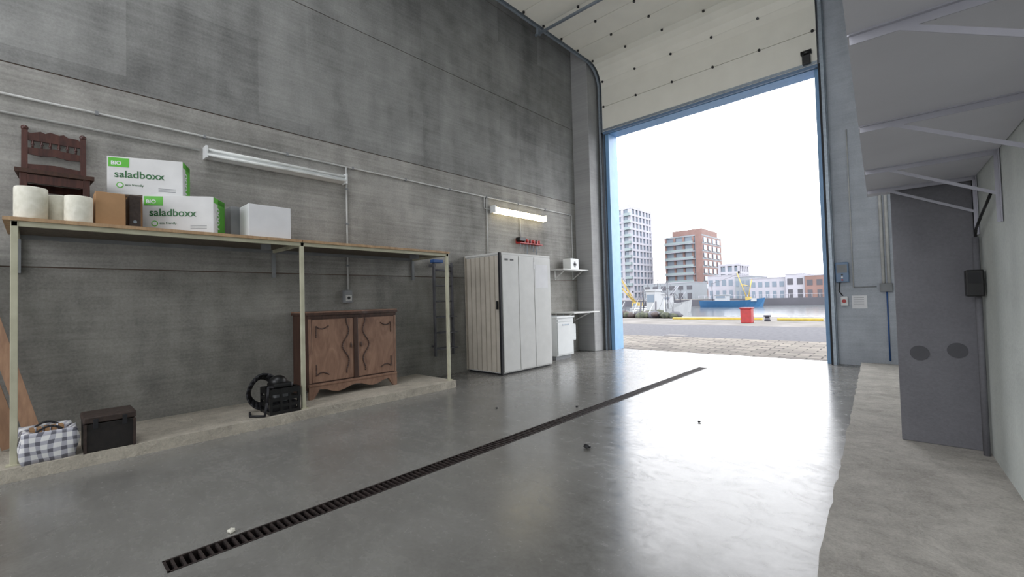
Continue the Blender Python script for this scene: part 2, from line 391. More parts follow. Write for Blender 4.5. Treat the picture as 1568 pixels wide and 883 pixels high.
b=B('wall_socket_box'); b.box(WX,WX+.07,2.92,3.04,1.27,1.45,m_greyb,bev=.01); b.box(WX+.07,WX+.078,2.935,3.025,1.30,1.38,m_pvc,bev=.004); b.cyl((WX+.078,2.98,1.34),(WX+.082,2.98,1.34),.022,m_black); b.done()
def lamp(name,y0,y1,z,mt):
    b=B(name); W=WX+.002
    b.prism([(W,z+.05),(W+.05,z+.06),(W+.10,z+.02),(W+.10,z-.03),(W+.03,z-.06),(W,z-.06)],'y',y0,y1,m_white)
    b.box(W,W+.13,y0-.015,y0+.01,z-.07,z+.07,m_white,bev=.004); b.box(W,W+.13,y1-.01,y1+.015,z-.07,z+.07,m_white,bev=.004)
    if mt is m_tubeon:
        b.prism([(W+.10,z+.045),(W+.125,z+.03),(W+.125,z-.05),(W+.06,z-.075),(W+.04,z-.062),(W+.101,z-.035)],'y',y0+.02,y1-.02,mt)
    else: b.cyl((W+.115,y0,z-.03),(W+.115,y1,z-.03),.018,mt,12); b.cyl((W+.105,y0,z+.03),(W+.105,y1,z+.03),.018,mt,12)
    return b.done()
lamp('fluorescent_lamp',1.30,2.95,3.02,m_tubeoff); lamp('fluorescent_lamp',5.92,7.5,3.0,m_tubeon)
# ------------------------------------------------------------------ long storage shelf
b=B('storage_shelf')
sz=1.96
for y in (-.12,2.02,4.10):
    b.box(-5.09,-5.05,y-.02,y+.02,.10,sz,m_post,bev=.004); b.box(-5.11,-5.03,y-.04,y+.04,.10,.108,m_post)
    b.box(WX,-5.05,y-.015,y+.015,sz-.04,sz,m_post)
    b.beam((WX+.02,y,sz-.35),(WX+.02,y,sz),.04,.03,m_greyb)
for (a,c) in ((-.14,2.02),(2.02,4.12)):
    b.box(-5.09,-5.055,a,c,sz-.04,sz,m_post); b.box(WX,WX+.03,a,c,sz-.04,sz,m_greyb)
b.box(WX,-5.03,-.18,2.015,sz,sz+.028,m_board); b.box(WX,-5.03,2.025,4.13,sz,sz+.028,m_board)
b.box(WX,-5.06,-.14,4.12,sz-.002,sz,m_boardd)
for y in (1.75,3.75): b.box(-5.45,-5.3,y-.03,y+.03,sz-.07,sz-.002,m_greyb); 
b.done()
ST=sz+.028
b=B('dining_chair')
for (x,y) in ((.19,-.19),(.19,.19)):
    b.cyl((x,y,0),(x,y,.18),.016,m_chair,10,r2=.024); b.ball((x,y,.2),.03,m_chair,(1,1,.8)); b.box(x-.022,x+.022,y-.022,y+.022,.22,.45,m_chair,bev=.004)
for y in (-.19,.19):
    b.beam((-.19,y,0),(-.19,y,.45),.04,.035,m_chair); b.beam((-.19,y,.44),(-.25,y,.93),.04,.032,m_chair); b.ball((-.252,y,.95),.026,m_chair)
b.prism([(-.22,-.21),(.23,-.24),(.23,.24),(-.22,.21)],'z',.44,.475,m_seat)
for a in ((.205,-.17,.205,.17),(-.19,-.17,-.19,.17)): b.beam((a[0],a[1],.395),(a[2],a[3],.395),.07,.02,m_chair,up=(1,0,0)); b.cyl((a[0],a[1],.14),(a[2],a[3],.14),.013,m_chair)
for y in (-.19,.19):
    b.beam((-.17,y,.40),(.17,y,.40),.02,.07,m_chair); b.cyl((-.19,y,.16),(.19,y,.16),.013,m_chair); b.cyl((-.19,y,.24),(.19,y,.24),.012,m_chair)
def railx(z): return -.19-.06*(z-.44)/.49
crest=[(-.18,.84)]+[(-.18+.36*k/12,.905+.03*math.sin(math.pi*k/12)+.010*math.cos(k*math.pi*.75)) for k in range(13)]+[(.18,.84)]
b.prism(crest,'x',railx(.88)-.012,railx(.88)+.012,m_chair)
b.prism([(-.18,.71),(-.18,.765),(-.06,.775),(0,.785),(.06,.775),(.18,.765),(.18,.71),(.09,.70),(0,.715),(-.09,.70)],'x',railx(.74)-.01,railx(.74)+.01,m_chair)
b.prism([(-.18,.56),(-.18,.61),(0,.625),(.18,.61),(.18,.56),(0,.55)],'x',railx(.58)-.01,railx(.58)+.01,m_chair)
for k in range(6):
    y=-.14+k*.056; b.cyl((railx(.77),y,.765),(railx(.85),y,.85),.008,m_chair,8); b.ball((railx(.81),y,.808),.013,m_chair,seg=8)
b.done(loc=(-5.66,.11,ST),rotz=0)
def carton(name,loc,rot,d,w,h):
    b=B(name); b.box(-d/2,d/2,-w/2,w/2,0,h,m_cardwall,bev=.004)
    b.box(-.004,.004,-w/2+.002,w/2-.002,h-.0005,h+.0012,m_greyb)
    b.box(d/2,d/2+.002,-w/2+.012,-w/2+.17,h-.10,h-.012,m_green)
    b.box(-d/2+.004,d/2-.10,w/2,w/2+.002,.004,h-.004,m_green); b.box(-d/2+.004,d/2-.004,w/2,w/2+.002,h-.06,h-.004,m_green)
    for k in range(3): b.box(d/2,d/2+.0015,w/2-.20,w/2-.06,.045+k*.014,.050+k*.014,m_greyb)
    b.cyl((d/2,-w/2+.10,.09),(d/2+.0015,-w/2+.10,.09),.028,m_green,20); b.cyl((d/2,-w/2+.10,.09),(d/2+.002,-w/2+.10,.09),.020,m_cardw,20)
    o=b.done(loc=loc,rotz=rot)
    text('saladboxx',.098,(d/2+.002,-w/2+.055,.165),AX_X,m_tgreen,o)
    text('eco friendly',.03,(d/2+.002,-w/2+.14,.085),AX_X,m_tgreen,o)
    text('BIO',.05,(d/2+.0025,-w/2+.03,h-.08),AX_X,m_cardw,o)
    text('1000',.12,(d/2-.13,w/2+.003,.03),((0,0,1),(1,0,0),(0,1,0)),m_cardw,o)
    return o
carton('salad_box_carton',(-5.365,1.01,ST),-.58,.28,.60,.365)
carton('salad_box_carton',(-5.645,.775,ST+.385),-.42,.25,.60,.365)
b=B('support_carton'); b.box(-5.93,-5.67,.46,.88,ST,ST+.382,m_card,bev=.004); b.box(-5.80,-5.79,.46,.88,ST+.381,ST+.384,m_greyb); b.done()
b=B('cardboard_box'); b.box(-5.36,-5.12,.335,.53,ST,ST+.29,m_card,bev=.004); b.box(-5.25,-5.235,.335,.53,ST+.289,ST+.291,m_orange); b.done()
b=B('ring_binder'); b.box(-5.40,-5.17,.56,.64,ST,ST+.30,m_trunkl,bev=.003); b.box(-5.39,-5.18,.57,.63,ST+.295,ST+.302,m_cardw); b.cyl((-5.17,.60,ST+.06),(-5.168,.60,ST+.06),.014,m_galv); b.done()
b=B('white_carton'); b.box(-5.40,-5.10,1.50,1.92,ST,ST+.35,m_cardw,bev=.004); b.box(-5.40,-5.10,1.705,1.713,ST+.349,ST+.352,m_greyb); b.done()
b=B('grey_carton'); b.box(-5.72,-5.42,1.42,1.80,ST,ST+.36,m_greyb,bev=.004); b.box(-5.72,-5.42,1.6,1.61,ST+.359,ST+.362,m_cardw); b.done()
def roll(x,y,r,h):
    b=B('paper_towel_roll'); 
    prof=[(r*.3,0),(r*.96,0),(r,.01),(r,h-.01),(r*.96,h),(r*.3,h)]
    sg=28; rings=[]
    for (rr,z) in prof: rings.append([b.bm.verts.new((x+rr*math.cos(2*math.pi*k/sg),y+rr*math.sin(2*math.pi*k/sg),ST+z)) for k in range(sg)])
    i=b.mi(m_paper); j=b.mi(m_card)
    for q in range(len(rings)):
        A=rings[q]; C=rings[(q+1)%len(rings)]
        for k in range(sg):
            f=b.bm.faces.new((A[k],A[(k+1)%sg],C[(k+1)%sg],C[k])); f.material_index=j if q==len(rings)-1 else i; f.smooth=True
    b.done()
roll(-5.18,-.035,.095,.26); roll(-5.29,.135,.085,.235); roll(-5.13,.235,.088,.22)
b=B('wooden_planks')
b.beam((-5.55,.0,.125),(-5.88,-.42,1.85),.10,.025,m_orange,up=(1,0,0)); b.beam((-5.62,-.14,.125),(-5.90,-.55,1.75),.12,.025,m_orange,up=(1,0,0)); b.beam((-5.45,-.32,.13),(-5.85,-.62,1.6),.05,.05,m_orange,up=(1,0,0)); b.done()
b=B('plaid_shopping_bag')
bmesh.ops.create_cube(b.bm,size=1,matrix=Matrix.Translation((0,0,.12))@Matrix.Diagonal((.26,.29,.24,1)))
bmesh.ops.subdivide_edges(b.bm,edges=b.bm.edges[:],cuts=7,use_grid_fill=True)
for v in b.bm.verts:
    x,y,z=v.co; k=1+.10*math.sin(math.pi*z/.24)
    v.co.x=x*k+.008*math.sin(30*y+20*z); v.co.y=y*k+.008*math.sin(25*x+30*z)
    if z>.235: v.co.z=z-.05*max(0,(1-abs(x)/.13))*max(0,(1-abs(y)/.15))*2+.01*math.sin(40*x)
i=b.mi(m_plaid)
for f in b.bm.faces: f.material_index=i; f.smooth=True
for s_ in (-1,1): b.tube([(s_*.11,-.07+.14*k/6,.23+.035*math.sin(math.pi*k/6)) for k in range(7)],.008,m_dark)
for k in range(5): b.box(-.06,.05,-.10+.04*k,-.075+.04*k,.20,.245,m_card)
b.done(loc=(-5.11,.06,.10),rotz=.06)
b=B('leather_trunk')
b.box(-5.28,-4.97,.255,.575,.10,.33,m_trunk,bev=.008); b.box(-5.29,-4.96,.25,.58,.335,.39,m_trunkl,bev=.010)
for y in (.31,.49): b.box(-4.965,-4.955,y,y+.03,.29,.37,m_dark,bev=.002)
for y in (.25,.555): b.box(-4.972,-4.958,y+.003,y+.022,.10,.33,m_trunkl)
b.done()
# compact black machine with caged front and coiled hose
b=B('pressure_washer')
for (x0,x1,y0,y1) in ((-5.32,-5.30,1.66,1.96),(-5.04,-5.02,1.66,1.96),(-5.32,-5.02,1.66,1.68),(-5.32,-5.02,1.94,1.96)):
    for z in (.10,.17,.24,.31): b.box(x0,x1,y0,y1,z,z+.035 if z<.3 else z+.06,m_black)
for (x,y) in ((-5.31,1.67),(-5.03,1.67),(-5.31,1.95),(-5.03,1.95),(-5.03,1.77),(-5.03,1.86),(-5.17,1.67)): b.box(x-.012,x+.012,y-.012,y+.012,.10,.37,m_black)
b.box(-5.30,-5.04,1.68,1.94,.10,.22,m_dark,bev=.02); b.cyl((-5.28,1.81,.28),(-5.08,1.81,.28),.07,m_greyb,18); b.box(-5.28,-5.06,1.71,1.91,.36,.42,m_black,bev=.02); b.ball((-5.2,1.8,.42),.09,m_black,(1,1,.8),16)
for q in range(5):
    x=-5.34-.02*q; r=.16-.012*q
    b.tube([(x+.02*math.sin(t),1.70+r*math.cos(t*math.pi/10),.31+r*1.2*math.sin(t*math.pi/10)) for t in range(21)],.012,m_dark,6)
b.tube([(-5.08,1.72,.38),(-5.02,1.64,.40),(-4.995,1.62,.25),(-5.0,1.60,.115),(-5.12,1.50,.113),(-5.3,1.55,.113)],.012,m_dark)
b.done()
# ------------------------------------------------------------------ dresser
b=B('antique_sideboard')
D0,D1,Y0,Y1,Z0,Z1=-5.91,-5.44,2.21,3.47,.10,1.17
b.box(D0,D1,Y0+.02,Y1-.02,Z0+.15,Z1-.045,m_dressd,bev=.008)
tp=[(D0,Y0),(D0,Y1)]+[(D1+.02+.02*math.sin(math.pi*k/16)+(.012 if 6<k<10 else 0),Y1-(Y1-Y0)*k/16) for k in range(17)]
b.prism(tp,'z',Z1-.045,Z1-.015,m_dressd); tp2=[(x-.012 if x>D0+.1 else x,y*1.0) for x,y in tp]; b.prism(tp2,'z',Z1-.015,Z1,m_dress)
b.box(D1-.02,D1+.008,Y0+.02,Y1-.02,Z1-.085,Z1-.045,m_dressd)
ap=[(Y0+.02,Z0+.17),(Y0+.02,Z0)]+[(Y0+.07,Z0),(Y0+.11,Z0+.05)]
for k in range(13):
    t=k/12; ap.append((Y0+.15+(Y1-Y0-.30)*t,Z0+.085+.03*math.cos(t*math.pi*4)))
ap+=[(Y1-.11,Z0+.05),(Y1-.07,Z0),(Y1-.02,Z0),(Y1-.02,Z0+.17)]
b.prism(ap,'x',D1-.03,D1+.012,m_dress)
for yy in (Y0+.045,Y1-.045): b.box(D0,D0+.05,yy-.025,yy+.025,Z0,Z0+.16,m_dressd)
for yy in (Y0+.02,Y1-.03): b.prism([(D0,Z0+.15),(D1,Z0+.15),(D1,Z0+.09),(D1-.1,Z0+.12),(D0+.1,Z0+.12),(D0,Z0+.09)],'y',yy,yy+.012,m_dressd)
b.box(D1-.01,D1+.022,Y0+.02,Y1-.02,Z0+.155,Z0+.185,m_dress,bev=.006)
yc=(Y0+Y1)/2
for (a,c) in ((Y0+.06,yc-.03),(yc+.03,Y1-.06)):
    b.box(D1-.005,D1+.012,a,c,Z0+.20,Z1-.10,m_dress,bev=.005)
b.box(D1-.005,D1+.022,yc-.03,yc+.03,Z0+.19,Z1-.09,m_dressd,bev=.006)
for yy in (Y0+.025,Y1-.055): b.box(D1-.005,D1+.012,yy,yy+.03,Z0+.19,Z1-.09,m_dress,bev=.004)
fx=D1+.014
def crv(pts): return [(fx,y,z) for y,z in pts]
zc=.70
for sgn,a,c in ((1,Y0+.06,yc-.03),(-1,yc+.03,Y1-.06)):
    inner=c if sgn==1 else a; outer=a if sgn==1 else c
    P=[]
    for k in range(25):
        t=k/24; z=Z0+.27+t*.70; off=.065+.055*math.sin(t*math.pi)+.035*math.cos(t*math.pi*4)
        P.append((inner-sgn*off,z))
    b.tube(crv(P),.009,m_dressd,6)
    for zz in (Z0+.26,Z1-.16):
        q=1 if zz<.6 else -1
        b.tube(crv([(outer+sgn*(.05+.16*k/10),zz+q*(.02+.10*math.sin(k/10*math.pi*.5)*(1-k/10)+.0)) for k in range(11)]),.008,m_dressd,6)
        b.tube(crv([(outer+sgn*.05,zz+q*(.02+.14*k/6)) for k in range(7)]),.007,m_dressd,6)
    b.ball((fx+.005,inner-sgn*.04,zc+.02),.016,m_dressd,(.6,.7,2.2))
b.done()
# ladder
b=B('wall_ladder')
for y in (4.46,4.84):
    b.box(-5.88,-5.83,y-.014,y+.014,.35,1.92,m_ladder,bev=.003)
for k in range(6): b.cyl((-5.855,4.46,.48+k*.26),(-5.855,4.84,.48+k*.26),.014,m_ladder,10); 
for k in range(3): b.box(-5.84,-5.72,4.47,4.83,.47+k*.26,.485+k*.26,m_ladder)
for y in (4.46,4.84): b.box(WX,-5.84,y-.03,y+.03,1.84,1.88,m_ladder); b.box(WX,-5.86,y-.01,y+.01,.5,.53,m_ladder)
b.box(-5.90,-5.80,4.42,4.62,1.90,1.955,m_cable,bev=.01); b.done()
# ------------------------------------------------------------------ cabinet
b=B('tambour_storage_cabinet')
X0,X1,A0,A1,H=-5.93,-5.05,5.21,6.56,2.05
b.box(X0,X1,A0+.012,A1,.03,H,m_offw,bev=.004); b.box(X0+.03,X1-.03,A0+.04,A1-.03,0,.03,m_dark)
b.box(X0,X1+.004,A0-.005,A1,H-.03,H+.004,m_offw,bev=.003)
nr=7
for k in range(nr):
    xa=X0+.02+k*(X1-X0-.06)/nr; w=(X1-X0-.06)/nr
    b.prism([(xa,A0+.012),(xa+w*.5,A0-.022),(xa+w,A0+.012)],'z',.05,H-.05,m_beige)
b.box(X1-.035,X1+.006,A0-.012,A0+.03,.02,H,m_dark); b.box(X0,X0+.02,A0-.01,A0+.012,.03,H,m_beige)
b.box(X1-.07,X1-.045,A0-.05,A0-.02,1.10,1.24,m_black,bev=.004)
for (u,v) in ((A0+.045,A0+.44),(A0+.455,A0+.86),(A0+.875,A1-.01)): b.box(X1,X1+.012,u,v,.05,H-.045,m_offw,bev=.003)
b.box(X1+.012,X1+.014,A0+.90,A1-.09,1.45,1.88,m_cardw); 
for k in range(2): b.box(X1+.012,X1+.016,A0+.10+.14*k,A0+.18+.14*k,1.92,1.95,m_black)
b.box(X1+.012,X1+.016,A0+.85,A0+.88,1.80,1.92,m_cardw)
b.done()
b=B('wall_tool_rack')
b.box(WX,WX+.03,6.62,7.36,2.40,2.50,m_red,bev=.004); b.box(WX+.03,WX+.12,6.62,7.36,2.40,2.415,m_red)
for k in range(7):
    y=6.68+k*.1; l=.10+.05*(k%3); b.cyl((WX+.08,y,2.40-l),(WX+.08,y,2.44),.008,m_galv,8); b.cyl((WX+.08,y,2.43),(WX+.08,y,2.50),.017,m_black if k%2 else m_red,10)
b.box(WX+.02,WX+.14,6.60,6.78,2.44,2.52,m_black,bev=.01); b.done()
b=B('wall_shelf'); b.box(WX,-5.60,7.75,8.775,1.88,1.905,m_offw,bev=.003)
for y in (7.9,8.6): b.beam((WX+.01,y,1.68),(WX+.01,y,1.88),.02,.02,m_offw); b.beam((WX+.01,y,1.70),(-5.68,y,1.87),.015,.02,m_offw)
b.done()
b=B('wall_shelf'); b.box(WX,-5.35,7.75,8.775,.92,.945,m_offw,bev=.003)
for y in (7.9,8.6): b.beam((WX+.01,y,.70),(WX+.01,y,.92),.02,.02,m_offw); b.beam((WX+.01,y,.72),(-5.5,y,.91),.015,.02,m_offw)
b.done()
b=B('white_electric_box'); b.box(-5.86,-5.64,8.1,8.42,1.905,2.15,m_white,bev=.012); b.box(-5.64,-5.637,8.23,8.29,1.95,2.08,m_greyb); b.box(-5.64,-5.637,8.19,8.33,1.99,2.04,m_greyb); b.box(-5.80,-5.70,8.2,8.3,2.15,2.165,m_greyb); b.done()  # white electric box on the upper wall shelf, with a grey cross
b=B('sink_cabinet')
b.box(-5.90,-5.35,7.12,7.70,.08,.85,m_white,bev=.004); b.box(-5.88,-5.40,7.14,7.68,0,.08,m_greyb)
b.box(-5.93,-5.32,7.10,7.72,.85,.885,m_white,bev=.006); b.box(-5.35,-5.335,7.14,7.68,.11,.76,m_white,bev=.004); b.box(-5.35,-5.335,7.14,7.68,.775,.83,m_white,bev=.004)
b.box(-5.335,-5.325,7.30,7.52,.70,.72,m_galv)
b.box(-5.80,-5.45,7.2,7.55,.8851,.888,m_galv)
b.tube([(-5.85,7.4,.885),(-5.85,7.4,1.05),(-5.82,7.4,1.09),(-5.74,7.4,1.09),(-5.72,7.4,1.04)],.011,m_galv); b.done()
b=B('water_heater'); b.box(WX,-5.68,7.95,8.3,.30,.68,m_white,bev=.03); b.cyl((-5.68,8.12,.42),(-5.66,8.12,.42),.03,m_greyb); b.tube([(-5.85,8.05,.68),(-5.85,8.05,.9)],.008,m_galv)
for yy in (8.0,8.25): b.box(WX,WX+.03,yy-.01,yy+.01,0,.32,m_greyb)
b.done()
# ------------------------------------------------------------------ right side shelf on brackets
ang=math.atan(.045); XF=Matrix.Translation((RX(4.7),4.7,0))@Matrix.Rotation(ang,4,'Z')
b=B('bracket_shelf')
for k,(a,c) in enumerate(((-3.95,-2.99),(-2.98,-1.99),(-1.98,-.99),(-.98,.06))):
    b.box(-.60,-.004,a,c,2.035,2.06,m_clear)
for yy in (-.245,-1.0,-2.0,-2.98):
    b.box(-.595,-.004,yy-.015,yy+.015,2.030,2.035,m_brk); b.box(-.595,-.004,yy-.002,yy+.002,2.005,2.032,m_brk)
    b.box(-.010,-.004,yy-.015,yy+.015,1.62,2.03,m_brk); b.beam((-.49,yy,2.02),(-.01,yy,1.78),.018,.005,m_brk,up=(0,1,0)); b.box(-.025,-.006,yy-.002,yy+.002,1.62,2.03,m_brk)
    for q in (-.4,-.1): b.cyl((q,yy+.06,2.032),(q,yy+.06,2.036),.006,m_dark,8)
b.done(xf=XF)
b=B('wall_cable_pipe'); b.cyl((-.03,-.30,.10),(-.03,-.30,1.60),.018,m_pier,12); b.tube([(-.03,-.30,1.60),(-.04,-.42,1.64),(-.04,-.62,1.70),(-.03,-.9,1.80)],.008,m_black); b.done(xf=XF)
b=B('wall_intercom_handset'); b.box(-.10,-.012,-.42,-.34,1.19,1.37,m_black,bev=.008); b.box(-.092,-.03,-.424,-.42,1.28,1.35,m_dark); b.done(xf=XF)
# ------------------------------------------------------------------ gate wall fittings
b=B('gate_control_box'); b.box(-.98,-.80,9.25,GY,1.40,1.74,m_ctrl,bev=.012); b.box(-.96,-.82,9.246,9.25,1.56,1.70,m_greyb)
for k in range(3): b.cyl((-.89,9.235,1.44+.045*k),(-.89,9.25,1.44+.045*k),.014,(m_red,m_white,m_black)[k],12)
b.tube([(-.93,9.33,1.40),(-.95,9.33,1.25),(-.90,9.33,1.17)],.008,m_black); b.done()
b=B('emergency_switch'); b.box(-.93,-.83,9.28,GY,1.0,1.16,m_white,bev=.01); b.cyl((-.88,9.25,1.08),(-.88,9.28,1.08),.03,m_red,16); b.done()
b=B('notice_sheet'); b.box(-.78,-.58,9.343,GY,.95,1.17,m_cardw,bev=.001); 
for k in range(5): b.box(-.76,-.62,9.342,9.343,1.13-.035*k,1.135-.035*k,m_greyb)
b.done()
b=B('gate_wall_pipes')
for x in (-.36,-.29): b.cyl((x,9.32,1.3),(x,9.32,4.2),.022,m_pvc,12)
b.cyl((-.325,9.32,.10),(-.325,9.32,1.32),.010,m_cable,8); b.box(-.41,-.25,9.29,GY,1.22,1.36,m_greyb,bev=.01)
b.cyl((-.75,9.33,1.30),(-.75,9.33,4.0),.008,m_pvc,8)
b.tube([(-.75,9.33,1.31),(-.60,9.33,1.31),(-.45,9.33,1.31)],.008,m_greyb); b.done()
for (nm,x,y,r,m) in (('paper_scrap',-2.84,.73,.022,m_paper),('dry_leaf',-2.05,3.1,.03,m_dark),('dry_leaf',-2.9,4.2,.015,m_dark),('dry_leaf',-3.6,3.6,.014,m_dark),('dry_leaf',-1.6,4.4,.014,m_dark)):
    b=B(nm); vs=b.ball((x,y,r*.5),r,m,(1,.8,.5),10)
    for v in b.bm.verts: v.co+=Vector((random.uniform(-.3,.3),random.uniform(-.3,.3),random.uniform(0,.2)))*r
    for v in b.bm.verts: v.co.z=max(0.001,v.co.z)
    b.done()
# ------------------------------------------------------------------ exterior
b=B('ground_pavers'); b.box(-60,60,9.62,13.2,-.3,0,m_pav); b.done(center=False)
b=B('ground_road'); b.box(-60,60,13.2,18.6,-.3,0,m_asph); b.done(center=False)
b=B('ground_quay'); b.box(-60,60,18.6,26,-3,0,m_quay); b.done(center=False)
b=B('ground_harbour_water'); b.box(-250,150,26,112,-3,-1.5,m_water); b.done(center=False)
b=B('ground_far_bank'); b.box(-300,200,112,420,-3,-.2,m_quay); b.box(-300,200,111.7,112,-3,.1,m_bdark); b.done(center=False)
b=B('manhole_cover'); b.box(-5.9,-5.2,13.3,13.9,0,.006,m_bdark); b.box(-5.85,-5.25,13.35,13.85,.006,.009,m_drain); b.done()
b=B('yellow_kerb')
for (a,c) in ((-60,-13.5),(-9.4,-5.2),(-4.6,-2.9),(-2.8,20)): b.box(a,c,22.6,22.85,0,.11,m_yel,bev=.02)
b.done()
b=B('red_utility_bollard'); b.box(-5.49,-5.07,20.3,20.7,0,.62,m_rede,bev=.03); b.box(-5.52,-5.04,20.27,20.73,.60,.66,m_rede,bev=.02); b.done()
for x in (-4.85,-2.5):
    b=B('mooring_bollard'); b.cyl((x,22,0),(x,22,.2),.13,m_bdark,16,r2=.09); b.cyl((x,22,.2),(x,22,.28),.15,m_bdark,16); b.done()
b=B('fishing_net_heap')
for k in range(34):
    x=-13.4+random.random()*3.9; b.ball((x,24+random.uniform(-.5,.5),.12+random.random()*.1),random.uniform(.14,.34),(m_net,m_bdark,m_net,m_drain)[k%4],(1.3,1,.85),10)
for k in range(8):
    x=-13.2+k*.48; b.beam((x,23.7,.1),(x+random.uniform(-.4,.4),24.1,.75+random.random()*.3),.04,.04,m_bdark if k%2 else m_hullw)
for v in b.bm.verts: v.co.z=max(0,v.co.z)+0; v.co.x+=random.uniform(-.05,.05)
b.done()
def boat(name,x0,x1,y,z,hgt,wid,mh,cab):
    b=B(name); L=x1-x0; n=14; rings=[]
    i=b.mi(mh)
    for k in range(n+1):
        t=k/n; w=wid*.5*min(1,(.75+.25*min(1,t*4)) )*(1-max(0,(t-.6)/.4)**2.2)+.02; sh=hgt*(1+.45*max(0,(t-.55)/.45)**2+.12*(1-t)**2)
        x=x0+L*t
        rings.append([b.bm.verts.new(q) for q in ((x-.02*L*t,y-w*.55,z-.4),(x+.03*L*t,y-w,z+sh),(x+.03*L*t,y+w,z+sh),(x-.02*L*t,y+w*.55,z-.4))])
    for A,C in zip(rings[:-1],rings[1:]):
        for q in range(4):
            f=b.bm.faces.new((A[q],A[(q+1)%4],C[(q+1)%4],C[q])); f.material_index=i
    b.bm.faces.new(rings[0]).material_index=i; b.bm.faces.new(rings[-1][::-1]).material_index=i
    bmesh.ops.recalc_face_normals(b.bm,faces=b.bm.faces[:])
    d=z+hgt; xc=x0+L*cab
    b.box(xc-L*.09,xc+L*.10,y-wid*.3,y+wid*.3,d-.05,d+hgt*1.0,m_hullw); b.box(xc-L*.07,xc+L*.08,y-wid*.31,y+wid*.31,d+hgt*.5,d+hgt*.85,m_bglass); b.box(xc-L*.10,xc+L*.12,y-wid*.34,y+wid*.34,d+hgt*1.0,d+hgt*1.08,m_hullw)
    return b,d
def rig(b,x,y,d,h,L,r=.035):
    b.cyl((x,y,d),(x,y,d+h),r,m_bdark,6); b.cyl((x,y,d+h),(x-L,y,d),r*.4,m_bdark,5); b.cyl((x,y,d+h),(x+L,y,d),r*.4,m_bdark,5); b.cyl((x,y,d+h*.3),(x+L*.7,y,d+h*.8),r*.8,m_bwht,6); b.cyl((x-L*.25,y,d+h*.7),(x+L*.25,y,d+h*.7),r*.5,m_bdark,5)
b,d=boat('fishing_trawler',-34.8,-22.6,100,-1.5,1.3,4.2,m_hull,.35)
b.cyl((-25.5,100,d),(-27.4,100,d+6.0),.09,m_ycr); b.cyl((-25.5,100,d),(-24.6,100,d+4.4),.09,m_ycr); b.cyl((-25.0,100,d+3),(-26.6,100,d+3.4),.06,m_ycr); b.cyl((-32.5,100,d),(-32.5,100,d+4),.07,m_bdark); b.cyl((-32.5,100,d+3.8),(-27.0,100,d+5.6),.03,m_bdark,6); b.box(-25.8,-24.9,99.4,100.6,d-.05,d+.8,m_ycr)
b.box(-24.6,-23.6,98.5,99.0,d-.1,d+.5,m_hullw); b.done()
b,d=boat('white_fishing_boat',-20.5,-15.2,40,-1.5,1.45,2.2,m_hullw,.45)
rig(b,-17.0,40,d,2.8,1.6); rig(b,-19.4,40,d,2.1,.8); b.box(-18.9,-16.0,38.85,38.95,d-.35,d-.2,m_bdark); b.done()
b,d=boat('moored_fishing_boat',-15.2,-11.7,30,-1.5,1.55,1.7,m_hullw,.4); rig(b,-14.6,30,d,1.9,.9,.025); rig(b,-12.9,30,d,1.5,.6,.02); b.box(-14.9,-12.4,29.1,29.2,d-.3,d-.15,m_hull); b.done()
b,d=boat('moored_yacht',-34.0,-27.5,74,-1.5,1.4,2.6,m_hullw,.4); rig(b,-31.5,74,d,3.8,2.4,.05); rig(b,-29.2,74,d,2.4,1.2,.05); b.done()
b,d=boat('dark_workboat',-42,-36,88,-1.5,1.6,3.2,m_bdark,.5); rig(b,-39.5,88,d,4.6,2.6,.06); b.done()
b,d=boat('white_fishing_boat',-26.5,-21.5,52,-1.5,1.4,2.2,m_hullw,.5); rig(b,-24.6,52,d,2.8,1.5,.04); rig(b,-22.6,52,d,2.0,.8,.03); b.done()
b=B('yellow_harbour_crane')
def lattice(b,p,q,w,n,m,r):
    p=Vector(p); q=Vector(q); o=[Vector((0,-w,0)),Vector((0,w,0)),Vector((0,0,w*1.2))]
    for a in o: b.cyl(p+a,q+a*.4,r,m,6)
    for k in range(n):
        t0=k/n; t1=(k+1)/n
        for j in range(3):
            a=o[j]*(1-.6*t0); c=o[(j+1)%3]*(1-.6*t1); b.cyl(p.lerp(q,t0)+a,p.lerp(q,t1)+c,r*.6,m,5)
lattice(b,(-30.2,60,-.1),(-34.0,60,6.2),.22,10,m_ycr,.045)
lattice(b,(-30.2,60,-.1),(-32.6,60,2.6),.2,6,m_ycr,.045)
b.cyl((-34.0,60,6.2),(-31.2,60,2.6),.025,m_bdark,5); b.box(-30.7,-29.5,59.4,60.6,-.9,.4,m_ycr); b.box(-31.2,-28.8,58.6,61.4,-1.8,-.9,m_bdark); b.box(-30.5,-29.9,59.35,59.4,-.2,.25,m_bglass); b.done()
def tower(name,x0,x1,y0,y1,h,fh,slab,ms,mp,mg,px,pw):
    b=B(name); b.box(x0+.5,x1-.5,y0+.5,y1-.5,-.2,h-.5,mg); n=int(h/fh)
    for k in range(n+1):
        z=k*fh-.2; b.box(x0,x1,y0,y1,z,z+slab,ms)
    for k in range(int((x1-x0)/px)+1):
        x=min(x0+k*px,x1-pw); b.box(x,x+pw,y0+.05,y0+.6,-.2,n*fh,mp)
    for k in range(int((y1-y0)/px)+1):
        y=min(y0+k*px,y1-pw); b.box(x1-.6,x1-.05,y,y+pw,-.2,n*fh,mp)
    return b
b=tower('apartment_tower',-114,-92,180,201,41.5,3.15,.95,m_bwht,m_bwht,m_bglass,3.4,1.3)
for k in range(2,13): 
    for q in range(3): b.box(-108+q*6.5,-105+q*6.5,178.6,180,k*3.15-.2,k*3.15+1.0,m_bgreen)
b.box(-111,-96,184,198,41,44,m_bwht); b.done()
b=tower('apartment_block',-85.6,-68.7,200,227,28.5,3.5,.6,m_bgrey,m_bbrick,m_bglass,4.2,.9)
